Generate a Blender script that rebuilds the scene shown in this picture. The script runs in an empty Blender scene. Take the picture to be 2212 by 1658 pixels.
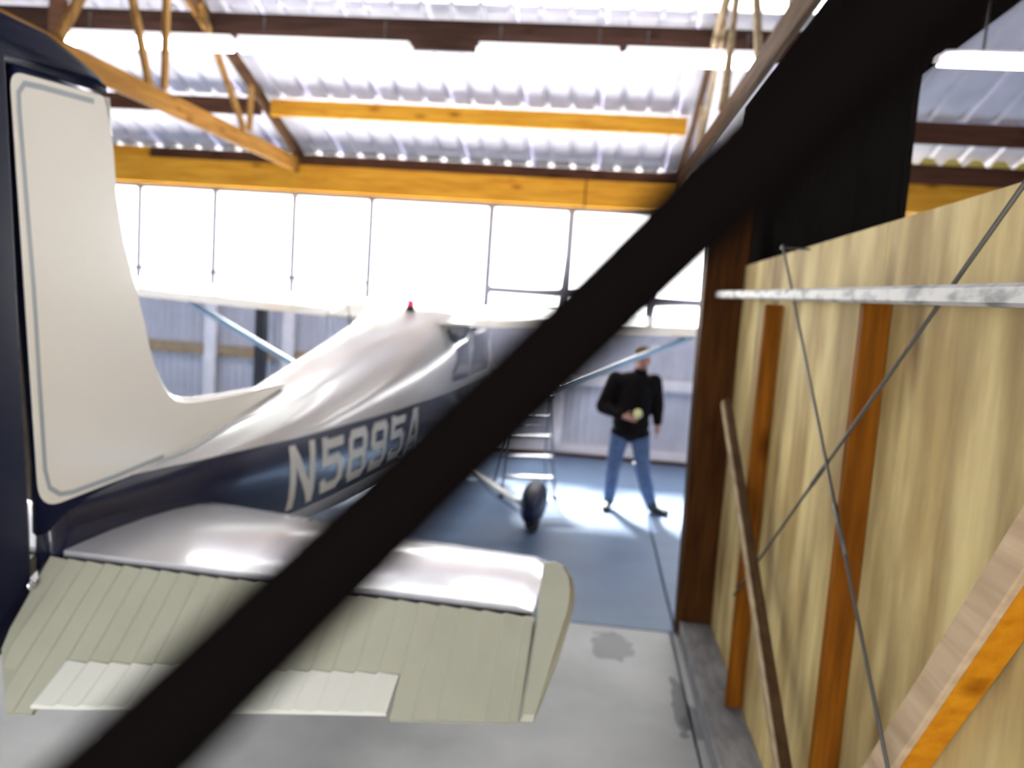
import bpy, bmesh, math, random
from mathutils import Vector, Matrix
import numpy as np
random.seed(7)
SC = bpy.context.scene
COL = SC.collection

# ------------------------------------------------------------------ camera
YAW, PITCH, ROLL = math.radians(-5.766), math.radians(5.730), math.radians(4.004)
cam = bpy.data.cameras.new('camera')
cam.sensor_width = 36.0
cam.lens = 36.0 * 1700.0 / 2212.0
cam.clip_start = 0.02
cam.dof.use_dof = True
cam.dof.focus_distance = 1.15
cam.dof.aperture_fstop = 3.0
camo = bpy.data.objects.new('camera', cam)
COL.objects.link(camo)
fw = Vector((math.sin(YAW) * math.cos(PITCH), math.cos(YAW) * math.cos(PITCH), -math.sin(PITCH)))
rr = fw.cross(Vector((0, 0, 1))).normalized()
uu = rr.cross(fw)
r2 = rr * math.cos(ROLL) + uu * math.sin(ROLL)
u2 = -rr * math.sin(ROLL) + uu * math.cos(ROLL)
M = Matrix((r2, u2, -fw)).transposed().to_4x4()
M.translation = Vector((0, 0, 2.1))
camo.matrix_world = M
SC.camera = camo

# ------------------------------------------------------------------ world, sun, exposure
w = bpy.data.worlds.new('sky'); SC.world = w
w.use_nodes = True
bg = w.node_tree.nodes['Background']
bg.inputs[0].default_value = (0.92, 0.96, 1.0, 1)
bg.inputs[1].default_value = 4.2
sun = bpy.data.lights.new('sun', 'SUN')
sun.energy = 62.0; sun.angle = math.radians(9); sun.color = (1.0, 0.96, 0.9)
suno = bpy.data.objects.new('sun', sun); COL.objects.link(suno)
suno.rotation_euler = Vector((0.28, -0.80, -0.80)).to_track_quat('-Z', 'Y').to_euler()
vs = SC.view_settings
vs.view_transform = 'Standard'
try: vs.look = 'None'
except Exception: pass
vs.exposure = 1.18; vs.gamma = 1.0; vs.use_curve_mapping = False
SC.cycles.use_denoising = True
SC.cycles.max_bounces = 8
SC.cycles.use_adaptive_sampling = True
SC.cycles.adaptive_threshold = 0.03
SC.cycles.diffuse_bounces = 4
SC.cycles.transparent_max_bounces = 12
SC.cycles.sample_clamp_indirect = 6.0

def portal(name, loc, direction, sx, sy):
    l = bpy.data.lights.new(name, 'AREA'); l.shape = 'RECTANGLE'; l.size = sx; l.size_y = sy
    l.energy = 1.0
    l.cycles.is_portal = True
    o = bpy.data.objects.new(name, l); COL.objects.link(o)
    o.location = loc
    o.rotation_euler = Vector(direction).to_track_quat('-Z', 'Y').to_euler()
portal('window_daylight_portal', (-4.5, 11.36, 2.8), (0, -1, 0), 17.0, 1.6)
portal('rear_fill_opening_portal', (-1.5, -3.1, 1.65), (0, 1, 0), 5.6, 3.3)  # added opening behind the camera, shaped to light fin and plywood
portal('skylight_daylight_portal', (-4.85, 7.86, 5.38), (0, -.316, -.949), 14.6, .9)

# ------------------------------------------------------------------ materials
def mat(name, col, rough=0.6, metal=0.0, coat=0.0, var=0.0, vscale=8.0, stretch=(1, 1, 1), col2=None,
        bump=0.0, emit=None, estr=0.0, spec=0.5, detail=4.0, lo=.35, hi=.7):
    m = bpy.data.materials.new(name); m.use_nodes = True
    nt = m.node_tree; b = nt.nodes['Principled BSDF']
    b.inputs['Base Color'].default_value = (*col, 1)
    b.inputs['Roughness'].default_value = rough
    b.inputs['Metallic'].default_value = metal
    b.inputs['Coat Weight'].default_value = coat
    b.inputs['Coat Roughness'].default_value = 0.08
    b.inputs['Specular IOR Level'].default_value = spec
    if emit:
        b.inputs['Emission Color'].default_value = (*emit, 1); b.inputs['Emission Strength'].default_value = estr
    if var or col2 or bump:
        tc = nt.nodes.new('ShaderNodeTexCoord'); mp = nt.nodes.new('ShaderNodeMapping')
        mp.inputs['Scale'].default_value = stretch
        nt.links.new(tc.outputs['Object'], mp.inputs['Vector'])
        n = nt.nodes.new('ShaderNodeTexNoise'); n.inputs['Scale'].default_value = vscale
        n.inputs['Detail'].default_value = detail
        nt.links.new(mp.outputs[0], n.inputs['Vector'])
        if var or col2:
            r = nt.nodes.new('ShaderNodeValToRGB')
            r.color_ramp.elements[0].position = lo; r.color_ramp.elements[1].position = hi
            c2 = col2 if col2 else tuple(c * (1 - var) for c in col)
            r.color_ramp.elements[0].color = (*c2, 1); r.color_ramp.elements[1].color = (*col, 1)
            nt.links.new(n.outputs['Fac'], r.inputs[0]); nt.links.new(r.outputs[0], b.inputs['Base Color'])
        if bump:
            bp = nt.nodes.new('ShaderNodeBump'); bp.inputs['Strength'].default_value = bump
            bp.inputs['Distance'].default_value = 0.01
            nt.links.new(n.outputs['Fac'], bp.inputs['Height']); nt.links.new(bp.outputs[0], b.inputs['Normal'])
    return m

def wood(name, light, dark, axis, rough=0.65, scale=3.0, knots=True):
    """grain stretched along the axis (0,1,2), with darker knots"""
    st = [9.0, 9.0, 9.0]; st[axis] = 0.7
    m = mat(name, light, rough, spec=.03, var=.3, vscale=scale, stretch=tuple(st), col2=dark, bump=.15, lo=.3, hi=.72)
    if knots:
        nt = m.node_tree; b = nt.nodes['Principled BSDF']
        ramp = [n for n in nt.nodes if n.type == 'VALTORGB'][0]
        tc = [n for n in nt.nodes if n.type == 'TEX_COORD'][0]
        mp = nt.nodes.new('ShaderNodeMapping')
        s2 = [5.0, 5.0, 5.0]; s2[axis] = 2.0
        mp.inputs['Scale'].default_value = s2
        nt.links.new(tc.outputs['Object'], mp.inputs['Vector'])
        v = nt.nodes.new('ShaderNodeTexVoronoi'); v.inputs['Scale'].default_value = 1.0
        nt.links.new(mp.outputs[0], v.inputs['Vector'])
        r = nt.nodes.new('ShaderNodeValToRGB')
        r.color_ramp.elements[0].position = .05; r.color_ramp.elements[1].position = .22
        r.color_ramp.elements[0].color = (.35, .28, .22, 1); r.color_ramp.elements[1].color = (1, 1, 1, 1)
        nt.links.new(v.outputs['Distance'], r.inputs[0])
        mx = nt.nodes.new('ShaderNodeMix'); mx.data_type = 'RGBA'; mx.blend_type = 'MULTIPLY'
        mx.inputs[0].default_value = .85
        nt.links.new(ramp.outputs[0], mx.inputs[6]); nt.links.new(r.outputs[0], mx.inputs[7])
        nt.links.new(mx.outputs[2], b.inputs['Base Color'])
    return m

CREAM = (.70, .665, .58); NAVY = (.006, .008, .028)
M_cream = mat('cream aircraft paint', CREAM, .22, coat=.6)
M_matte_cream = mat('matte cream paint', (.335, .325, .245), .45, var=.12, vscale=3)  # darker cream used on elevators and horns
M_stab = mat('grey polished tailplane', (.60, .58, .60), .22, metal=.35, coat=.5)
M_fin = mat('cream fin paint', (.84, .79, .69), .4, coat=.3)
M_tab_lit = mat('lit cream tab paint', (.58, .57, .49), .4)  # lighter than the elevator: light on the raised tab put into colour
M_navy = mat('navy aircraft paint', NAVY, .5, spec=.10)
M_pin = mat('grey pinstripe', (.36, .39, .40), .4)
M_letter = mat('white lettering', (.62, .60, .54), .4)
M_roof = mat('galvanised roof sheet', (.62, .61, .69), .45, metal=.1, var=.2, vscale=2.5)
M_walls = mat('galvanised wall sheet', (.52, .52, .58), .5, metal=.2, var=.15, vscale=3)
M_white = mat('white painted timber', (.74, .71, .74), .6, var=.12, vscale=6)
M_frame = mat('grey window frame', (.30, .29, .33), .5)
M_or_x = wood('orange pine, grain across', (.64, .33, .035), (.44, .19, .018), 0)
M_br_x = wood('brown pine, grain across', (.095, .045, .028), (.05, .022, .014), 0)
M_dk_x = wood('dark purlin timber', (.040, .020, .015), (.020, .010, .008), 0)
M_or_y = wood('orange pine truss', (.30, .15, .035), (.18, .078, .015), 1)
M_br_y = wood('brown truss timber', (.13, .07, .035), (.06, .03, .015), 1)
M_web = wood('pale truss web', (.30, .17, .055), (.17, .08, .022), 2)
M_post = wood('dark brown post', (.070, .026, .006), (.028, .010, .003), 2)
M_stud = wood('orange brown stud', (.22, .075, .006), (.09, .026, .003), 2)
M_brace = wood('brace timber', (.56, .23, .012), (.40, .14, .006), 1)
M_brace_lit = wood('brace timber lit side', (.50, .37, .24), (.36, .25, .15), 1)
M_lath_shade = wood('lath shaded side', (.075, .04, .018), (.035, .018, .008), 1)
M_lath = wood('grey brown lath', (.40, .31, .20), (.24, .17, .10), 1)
M_rail = mat('weathered white rail', (.40, .385, .36), .6, vscale=4, stretch=(1, 2.0, 6), col2=(.13, .125, .12), bump=.3, lo=.36, hi=.52)
M_sill = mat('grey weathered sill', (.20, .195, .20), .8, vscale=7, stretch=(3, .8, 3), col2=(.11, .105, .105), bump=.3)
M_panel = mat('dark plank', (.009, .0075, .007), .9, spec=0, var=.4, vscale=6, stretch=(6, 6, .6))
M_wire = mat('bracing wire steel', (.07, .065, .055), .55, metal=.3)
M_black = mat('black rubber', (.0032, .0023, .0022), 1.0, spec=0)
M_dsteel = mat('dark steel', (.03, .03, .035), .5, metal=.5)
M_tyre = mat('tyre rubber', (.012, .012, .013), .85)
M_chrome = mat('bright metal', (.7, .7, .72), .2, metal=1)
M_alu = mat('grey ladder metal', (.12, .12, .145), .6)
M_glassdark = mat('tinted side window', (.05, .06, .07), .06, coat=.5)
M_red = mat('red beacon lens', (.75, .03, .08), .25, emit=(.9, .03, .1), estr=.25)
M_tube = mat('fluorescent tube', (1, 1, 1), .4, emit=(1.0, .95, 1.0), estr=8.5)
M_house = mat('white lamp housing', (.75, .74, .78), .4)
M_yellow = mat('yellow foam closure', (.62, .52, .12), .7)
M_strut = mat('strut with blue reflection', (.34, .48, .62), .25, coat=.5)  # blue reflection put into the struts' base colour
M_skin = mat('skin', (.36, .17, .12), .6)
M_jacket = mat('dark brown black jacket', (.007, .0045, .0045), .9, spec=.1, var=.3, vscale=12)
M_jean = mat('blue denim', (.075, .12, .23), .8, var=.35, vscale=14)
M_shoe = mat('dark shoe', (.022, .024, .028), .6)
M_cap = mat('tan cap', (.10, .058, .025), .9, spec=.1)
M_hair = mat('grey hair', (.12, .10, .09), .8)
M_eye = mat('eye', (.03, .02, .02), .3)
M_ball = mat('pale yellow foam', (.62, .60, .26), .8, bump=.3, vscale=60)
M_ground = mat('gravel yard', (.35, .34, .32), .9, var=.3, vscale=2)

def glass_mat():
    m = bpy.data.materials.new('dusty window glass'); m.use_nodes = True
    nt = m.node_tree; nt.nodes.clear()
    out = nt.nodes.new('ShaderNodeOutputMaterial')
    tr = nt.nodes.new('ShaderNodeBsdfTransparent'); tr.inputs[0].default_value = (.94, .96, .97, 1)
    gl = nt.nodes.new('ShaderNodeBsdfGlossy'); gl.inputs['Roughness'].default_value = .05
    tl = nt.nodes.new('ShaderNodeBsdfTranslucent'); tl.inputs[0].default_value = (.9, .9, .9, 1)
    m1 = nt.nodes.new('ShaderNodeMixShader'); m1.inputs[0].default_value = .05
    m2 = nt.nodes.new('ShaderNodeMixShader'); m2.inputs[0].default_value = .25
    nt.links.new(tr.outputs[0], m1.inputs[1]); nt.links.new(gl.outputs[0], m1.inputs[2])
    nt.links.new(m1.outputs[0], m2.inputs[1]); nt.links.new(tl.outputs[0], m2.inputs[2])
    nt.links.new(m2.outputs[0], out.inputs[0])
    return m
M_glass = glass_mat()
def skylight_mat():
    m = bpy.data.materials.new('translucent fibreglass'); m.use_nodes = True
    nt = m.node_tree; nt.nodes.clear()
    out = nt.nodes.new('ShaderNodeOutputMaterial')
    tl = nt.nodes.new('ShaderNodeBsdfTranslucent'); tl.inputs[0].default_value = (.32, .335, .33, 1)
    df = nt.nodes.new('ShaderNodeBsdfDiffuse'); df.inputs[0].default_value = (.5, .52, .5, 1)
    mx = nt.nodes.new('ShaderNodeMixShader'); mx.inputs[0].default_value = .1
    nt.links.new(tl.outputs[0], mx.inputs[1]); nt.links.new(df.outputs[0], mx.inputs[2])
    tr = nt.nodes.new('ShaderNodeBsdfTransparent'); tr.inputs[0].default_value = (.95, .97, .95, 1)
    m3 = nt.nodes.new('ShaderNodeMixShader'); m3.inputs[0].default_value = .14
    nt.links.new(mx.outputs[0], m3.inputs[1]); nt.links.new(tr.outputs[0], m3.inputs[2])
    nt.links.new(m3.outputs[0], out.inputs[0])
    return m
M_sky = skylight_mat()

def plywood_mat():
    m = mat('plywood', (.62, .49, .22), .75, vscale=1.5, stretch=(4, 4, .5), col2=(.20, .125, .045), bump=.05, detail=7, lo=.2, hi=.6, spec=.2)
    nt = m.node_tree; b = nt.nodes['Principled BSDF']
    ramp = [n for n in nt.nodes if n.type == 'VALTORGB'][0]
    tc = [n for n in nt.nodes if n.type == 'TEX_COORD'][0]
    mp = nt.nodes.new('ShaderNodeMapping'); mp.inputs['Scale'].default_value = (1, 4.6, 1.5)
    nt.links.new(tc.outputs['Object'], mp.inputs['Vector'])
    v = nt.nodes.new('ShaderNodeTexVoronoi'); v.inputs['Scale'].default_value = 1.0
    nt.links.new(mp.outputs[0], v.inputs['Vector'])
    r = nt.nodes.new('ShaderNodeValToRGB')
    r.color_ramp.elements[0].position = .04; r.color_ramp.elements[1].position = .3
    r.color_ramp.elements[0].color = (.34, .24, .14, 1); r.color_ramp.elements[1].color = (1, 1, 1, 1)
    nt.links.new(v.outputs['Distance'], r.inputs[0])
    mx = nt.nodes.new('ShaderNodeMix'); mx.data_type = 'RGBA'; mx.blend_type = 'MULTIPLY'; mx.inputs[0].default_value = .9
    nt.links.new(ramp.outputs[0], mx.inputs[6]); nt.links.new(r.outputs[0], mx.inputs[7])
    n2 = nt.nodes.new('ShaderNodeTexNoise'); n2.inputs['Scale'].default_value = 1.0; n2.inputs['Detail'].default_value = 5
    m2 = nt.nodes.new('ShaderNodeMapping'); m2.inputs['Scale'].default_value = (3, 3.4, 1.3); m2.inputs['Rotation'].default_value = (.5, 0, 0)
    nt.links.new(tc.outputs['Object'], m2.inputs['Vector']); nt.links.new(m2.outputs[0], n2.inputs['Vector'])
    r2_ = nt.nodes.new('ShaderNodeValToRGB'); r2_.color_ramp.elements[0].position = .38; r2_.color_ramp.elements[1].position = .60
    r2_.color_ramp.elements[0].color = (.55, .45, .33, 1); r2_.color_ramp.elements[1].color = (1, 1, 1, 1)
    nt.links.new(n2.outputs['Fac'], r2_.inputs[0])
    mx2 = nt.nodes.new('ShaderNodeMix'); mx2.data_type = 'RGBA'; mx2.blend_type = 'MULTIPLY'; mx2.inputs[0].default_value = .8
    nt.links.new(mx.outputs[2], mx2.inputs[6]); nt.links.new(r2_.outputs[0], mx2.inputs[7])
    nt.links.new(mx2.outputs[2], b.inputs['Base Color'])
    return m
M_ply = plywood_mat()

def fuselage_mat():
    """cream with shade put in above and below, navy band painted along the side by height"""
    m = mat('shaded cream and navy paint', CREAM, .25, coat=.4)
    nt = m.node_tree; b = nt.nodes['Principled BSDF']
    tc = nt.nodes.new('ShaderNodeTexCoord'); sp = nt.nodes.new('ShaderNodeSeparateXYZ')
    nt.links.new(tc.outputs['Object'], sp.inputs[0])
    def cmp(op, val):
        n = nt.nodes.new('ShaderNodeMath'); n.operation = op; n.inputs[1].default_value = val
        nt.links.new(sp.outputs['Z'], n.inputs[0]); return n
    a = cmp('LESS_THAN', 1.338); c = cmp('GREATER_THAN', .935)
    mu = nt.nodes.new('ShaderNodeMath'); mu.operation = 'MULTIPLY'
    nt.links.new(a.outputs[0], mu.inputs[0]); nt.links.new(c.outputs[0], mu.inputs[1])
    mx = nt.nodes.new('ShaderNodeMix'); mx.data_type = 'RGBA'
    mx.inputs[6].default_value = (.52, .49, .475, 1); mx.inputs[7].default_value = (*NAVY, 1)  # same cream greyed: the fuselage's shade put into the colour
    nt.links.new(mu.outputs[0], mx.inputs[0]); nt.links.new(mx.outputs[2], b.inputs['Base Color'])
    return m
M_fus = fuselage_mat()

def concrete(name, base, dark, stains=(), spec=.45):
    m = mat(name, base, .55, vscale=1.3, col2=dark, bump=.06, detail=8, lo=.3, hi=.62, spec=spec)
    nt = m.node_tree; b = nt.nodes['Principled BSDF']
    ramp = [n for n in nt.nodes if n.type == 'VALTORGB'][0]
    tc = [n for n in nt.nodes if n.type == 'TEX_COORD'][0]
    prev = ramp.outputs[0]
    for (cx, cy, rx, ry) in stains:
        mp = nt.nodes.new('ShaderNodeMapping'); mp.vector_type = 'POINT'
        mp.inputs['Location'].default_value = (-cx / rx, -cy / ry, 0)
        mp.inputs['Scale'].default_value = (1 / rx, 1 / ry, 0)
        nt.links.new(tc.outputs['Object'], mp.inputs['Vector'])
        n = nt.nodes.new('ShaderNodeTexNoise'); n.inputs['Scale'].default_value = 9
        nt.links.new(tc.outputs['Object'], n.inputs['Vector'])
        ln = nt.nodes.new('ShaderNodeVectorMath'); ln.operation = 'LENGTH'
        nt.links.new(mp.outputs[0], ln.inputs[0])
        ad = nt.nodes.new('ShaderNodeMath'); ad.operation = 'ADD'
        nt.links.new(ln.outputs['Value'], ad.inputs[0]); nt.links.new(n.outputs['Fac'], ad.inputs[1])
        r = nt.nodes.new('ShaderNodeValToRGB')
        r.color_ramp.elements[0].position = .95; r.color_ramp.elements[1].position = 1.35
        r.color_ramp.elements[0].color = (.38, .38, .40, 1); r.color_ramp.elements[1].color = (1, 1, 1, 1)
        hv = nt.nodes.new('ShaderNodeMath'); hv.operation = 'MULTIPLY'; hv.inputs[1].default_value = .8
        nt.links.new(ad.outputs[0], hv.inputs[0]); nt.links.new(hv.outputs[0], r.inputs[0])
        mx = nt.nodes.new('ShaderNodeMix'); mx.data_type = 'RGBA'; mx.blend_type = 'MULTIPLY'; mx.inputs[0].default_value = 1
        nt.links.new(prev, mx.inputs[6]); nt.links.new(r.outputs[0], mx.inputs[7]); prev = mx.outputs[2]
    nt.links.new(prev, b.inputs['Base Color'])
    return m
M_con_far = concrete('smooth concrete with sky tint', (.125, .18, .28), (.09, .135, .215), spec=.16)  # blue skylight reflection put into the far slabs' base colour
M_con_near = concrete('old grey concrete', (.285, .28, .28), (.18, .177, .18), stains=((.26, 4.86, .17, .30), (.62, 4.2, .06, .5), (.68, 4.0, .09, .2)))

# ------------------------------------------------------------------ mesh helpers
def link(name, me, m, parent=None, smooth=False):
    if m is not None and not me.materials: me.materials.append(m)
    if smooth:
        for p in me.polygons: p.use_smooth = True
    o = bpy.data.objects.new(name, me); COL.objects.link(o)
    if parent: o.parent = parent
    return o
def tag(o, label=None, cat=None, group=None, kind=None):
    if label: o['label'] = label
    if cat: o['category'] = cat
    if group: o['group'] = group
    if kind: o['kind'] = kind
    return o
def empty(name, loc=(0, 0, 0), rz=0.0):
    o = bpy.data.objects.new(name, None); COL.objects.link(o)
    o.location = loc; o.rotation_euler = (0, 0, rz); o.empty_display_size = .1
    return o
def bm_mesh(bm, name='m'):
    bmesh.ops.recalc_face_normals(bm, faces=bm.faces)
    me = bpy.data.meshes.new(name); bm.to_mesh(me); bm.free(); return me
def box_mesh(x0, x1, y0, y1, z0, z1, bev=0.0):
    bm = bmesh.new()
    bmesh.ops.create_cube(bm, size=1.0)
    for v in bm.verts:
        v.co = Vector(((x0 + x1) / 2 + v.co.x * (x1 - x0), (y0 + y1) / 2 + v.co.y * (y1 - y0), (z0 + z1) / 2 + v.co.z * (z1 - z0)))
    if bev: bmesh.ops.bevel(bm, geom=bm.edges[:], offset=bev, segments=1, affect='EDGES')
    return bm_mesh(bm)
def box(name, x0, x1, y0, y1, z0, z1, m, parent=None, bev=0.004):
    return link(name, box_mesh(x0, x1, y0, y1, z0, z1, bev), m, parent)
def beam_mesh(a, b, wside, wup, side=(1, 0, 0), bev=.004):
    """a timber from a to b; wside measured along `side`"""
    a = Vector(a); b = Vector(b); d = (b - a).normalized(); s = Vector(side); s = (s - d * s.dot(d)).normalized()
    u = d.cross(s)
    bm = bmesh.new(); vs_ = []
    for p in (a, b):
        for (i, j) in ((-1, -1), (1, -1), (1, 1), (-1, 1)):
            vs_.append(bm.verts.new(p + s * (i * wside / 2) + u * (j * wup / 2)))
    for f in ((0, 1, 2, 3), (7, 6, 5, 4), (0, 4, 5, 1), (1, 5, 6, 2), (2, 6, 7, 3), (3, 7, 4, 0)):
        bm.faces.new([vs_[k] for k in f])
    if bev: bmesh.ops.bevel(bm, geom=bm.edges[:], offset=bev, segments=1, affect='EDGES')
    return bm_mesh(bm)
def beam(name, a, b, ws, wu, m, parent=None, side=(1, 0, 0), bev=.004):
    return link(name, beam_mesh(a, b, ws, wu, side, bev), m, parent)
def loft_mesh(rings, closed=True, caps=True):
    bm = bmesh.new(); R = []
    for ring in rings: R.append([bm.verts.new(p) for p in ring])
    n = len(R[0])
    for a, b in zip(R[:-1], R[1:]):
        for i in range(n if closed else n - 1):
            j = (i + 1) % n
            bm.faces.new((a[i], a[j], b[j], b[i]))
    if caps and closed:
        bm.faces.new(R[0]); bm.faces.new(R[-1][::-1])
    return bm_mesh(bm)
def tube_mesh(pts, rad, n=12):
    pts = [Vector(p) for p in pts]
    rads = rad if isinstance(rad, (list, tuple)) else [rad] * len(pts)
    rings = []
    for i, p in enumerate(pts):
        d = (pts[min(i + 1, len(pts) - 1)] - pts[max(i - 1, 0)]).normalized()
        ref = Vector((0, 0, 1)) if abs(d.z) < .9 else Vector((1, 0, 0))
        s = d.cross(ref).normalized(); u = s.cross(d)
        rings.append([p + (s * math.cos(2 * math.pi * k / n) + u * math.sin(2 * math.pi * k / n)) * rads[i] for k in range(n)])
    return loft_mesh(rings)
def tube(name, pts, rad, m, parent=None, n=12):
    return link(name, tube_mesh(pts, rad, n), m, parent, smooth=True)
def prism_mesh(outline, axis_pts):
    """outline: list of 3D points (polygon); axis_pts: offset vector -> extruded both caps"""
    bm = bmesh.new(); off = Vector(axis_pts)
    a = [bm.verts.new(Vector(p)) for p in outline]; b = [bm.verts.new(Vector(p) + off) for p in outline]
    n = len(a)
    bm.faces.new(a); bm.faces.new(b[::-1])
    for i in range(n): bm.faces.new((a[i], b[i], b[(i + 1) % n], a[(i + 1) % n]))
    return bm_mesh(bm)
def ellipsoid_mesh(c, r, seg=20):
    bm = bmesh.new(); bmesh.ops.create_uvsphere(bm, u_segments=seg, v_segments=max(8, seg // 2), radius=1)
    for v in bm.verts: v.co = Vector(c) + Vector((v.co.x * r[0], v.co.y * r[1], v.co.z * r[2]))
    return bm_mesh(bm)
def smooth_by_angle(o, deg=35):
    me = o.data
    for p in me.polygons: p.use_smooth = True
    bm = bmesh.new(); bm.from_mesh(me)
    for e in bm.edges:
        if len(e.link_faces) == 2 and e.calc_face_angle(0) > math.radians(deg): e.smooth = False
    bm.to_mesh(me); bm.free()

# ------------------------------------------------------------------ floor
floor = tag(box('floor', -12.2, 8.2, -8, 11.4, -.20, -.06, M_con_near, bev=0), kind='structure')
J = .007
for (x0, x1, y0, y1, mm) in ((-12.1, -6.0, 5.17, 11.3, M_con_far), (-6.0, .69, 5.17, 11.3, M_con_far), (.69, 8.1, 5.17, 11.3, M_con_far),
                             (-12.1, -6.0, -3.2, 5.17, M_con_near), (-6.0, .66, -3.2, 5.17, M_con_near), (.66, 8.1, -3.2, 5.17, M_con_near)):
    box('slab', x0 + J, x1 - J, y0 + J, y1 - J, -.06, 0, mm, floor, bev=.005)
tag(box('outside_ground', -60, 60, -60, 60, -.4, -.21, M_ground, bev=0), kind='structure')

# ------------------------------------------------------------------ far wall with the window band
WY = 11.22
wall_back = tag(box('wall_back', -12.1, 8.1, WY + .10, WY + .13, -.02, 2.04, M_frame, bev=0), kind='structure')
def sheet_mesh(width, length, pitch=.23, rib=.028):
    """a ribbed metal sheet in the XZ plane: ribs run along z, standing towards -y"""
    prof = []; x = 0
    while x < width - 1e-6:
        for (dx, h) in ((0, 0), (pitch * .70, 0), (pitch * .78, -rib), (pitch * .90, -rib), (pitch * .98, 0)):
            if x + dx <= width: prof.append((x + dx, h))
        x += pitch
    prof.append((width, 0))
    bm = bmesh.new()
    a = [bm.verts.new((px, h, 0)) for px, h in prof]; b = [bm.verts.new((px, h, length)) for px, h in prof]
    for i in range(len(a) - 1): bm.faces.new((a[i], a[i + 1], b[i + 1], b[i]))
    r = bmesh.ops.extrude_face_region(bm, geom=bm.faces[:])
    for v in r['geom']:
        if isinstance(v, bmesh.types.BMVert): v.co.y += .002
    return bm_mesh(bm)
sm = sheet_mesh(.92, 2.04, pitch=.115, rib=.016); sm.materials.append(M_walls)
for i in range(22):
    o = bpy.data.objects.new('wall_sheet', sm); COL.objects.link(o); o.parent = wall_back; o.location = (-12.1 + i * .92, WY + .085, 0)
for (z0, z1) in ((1.04, 1.19), (1.93, 2.03)):
    for k in range(4):
        box('girt', -12.05 + k * 5, -7.1 + k * 5, WY - .02, WY + .066, z0, z1, M_white if z0 > 1.5 else M_lath if k < 2 else M_white, wall_back)  # lower girt: uneven light along it put into two colours
for k in range(4):
    box('base_plate', -12.05 + k * 5, -7.07 + k * 5, WY - .03, WY + .066, .05, .17, M_white, wall_back)
    box('sole_plate', -12.05 + k * 5, -7.07 + k * 5, WY - .05, WY + .066, 0, .05, M_br_x, wall_back)
for px in (-10.4, -8.1, -5.65, -4.46, -.46, 2.4, 4.8):
    box('wall_stud', px - .085, px + .085, WY - .12, WY - .032, .17, 2.03, M_white, wall_back)
tag(box('pole', -4.74, -4.60, WY - .62, WY - .48, 0, 1.84, M_dsteel), 'dark steel pole standing beside the far wall left of the fuselage', 'pole')

# window sashes along the wall: (x0, x1, transom?)
spans = [(-11.9, -10.6, 1), (-10.6, -9.35, 1), (-9.35, -8.1, 1), (-8.1, -6.87, 1), (-6.87, -5.70, 1), (-5.70, -4.49, 1), (-4.49, -3.34, 1),
         (-3.34, -1.60, 0), (-1.60, -.46, 1), (-.46, .72, 1), (.72, 1.9, 1), (1.9, 3.1, 1), (3.1, 4.4, 1)]
for i, (x0, x1, t) in enumerate(spans):
    wn = tag(empty('window_%d' % (i + 1), (x0, WY, 2.05)), kind='structure')
    W = x1 - x0
    fwid = .042 if i not in (8, 9) else .055
    box('frame_stile', 0, fwid, 0, .07, 0, 1.46, M_frame, wn); box('frame_stile', W - fwid, W, 0, .07, 0, 1.46, M_frame, wn)
    box('frame_rail', fwid, W - fwid, 0, .07, 1.40, 1.46, M_frame, wn); box('frame_rail', fwid, W - fwid, 0, .07, 0, .03, M_frame, wn)
    if t:
        th = .05 if i < 7 else .10
        box('transom', fwid, W - fwid, -.02, .07, .20, .20 + th, M_frame, wn)
        box('pane', fwid, W - fwid, .03, .036, .03, .20, M_glass, wn, bev=0)
        box('pane', fwid, W - fwid, .03, .036, .20 + th, 1.40, M_glass, wn, bev=0)
    else:
        box('pane', fwid, W - fwid, .03, .036, .03, 1.40, M_glass, wn, bev=0)
# wall above the windows and the eave timbers
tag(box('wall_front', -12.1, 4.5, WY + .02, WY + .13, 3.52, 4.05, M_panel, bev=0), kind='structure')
tag(box('wall_side', 4.4, 8.1, WY + .02, WY + .13, 2.04, 4.05, M_walls, bev=0), kind='structure')
lab = ['orange pine eave beam over the windows, leftmost length behind the tail fin', 'orange pine eave beam above the row of windows, middle length',
       'orange pine eave beam behind the strap, right of the middle windows']
for (x0, x1), l in zip(((-12.0, -7.6), (-7.58, -.3), (-.28, 4.4)), lab):
    tag(box('eave_beam', x0, x1, WY - .16, WY - .08, 3.51, 3.87, M_or_x), l, 'beam', 'eave beams')
for x0, x1, mm in ((-12, -6.7, M_or_x), (-6.68, 4.4, M_br_x)):
    tag(box('trim_%d' % (1 if x0 < -7 else 2), x0, x1, WY - .06, WY + .0, 3.86, 4.03, mm), kind='structure')

# ------------------------------------------------------------------ roof
SL = 1 / 3.0
def zr(y): return 4.08 + SL * (11.3 - y)
RIDGE = 4.6
ang = math.atan(SL)
ceiling = tag(empty('ceiling', (0, 0, 0)), kind='structure')
def roof_sheets(x_start, x_end, ya, yb, zfun, m, name, pitch=.305, parent=None):
    """ribbed sheets lying on the slope from ya (low, far) to yb (high, near)"""
    L = math.hypot(ya - yb, zfun(ya) - zfun(yb))
    me = sheet_mesh(.935, L, pitch, -.032); me.materials.append(m)
    x = x_start
    while x < x_end - .01:
        o = bpy.data.objects.new(name, me); COL.objects.link(o); o.parent = parent or ceiling
        d = Vector((0, yb - ya, zfun(yb) - zfun(ya))).normalized()
        xa = Vector((1, 0, 0)); n = d.cross(xa)      # local y axis
        R = Matrix((xa, n, d)).transposed()
        if n.z < 0:
            pass
        o.matrix_local = Matrix.Translation((x, ya, zfun(ya))) @ R.to_4x4()
        x += .92
roof_sheets(-12.1, 2.4, 11.45, 8.22, zr, M_roof, 'roof_sheet')
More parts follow.
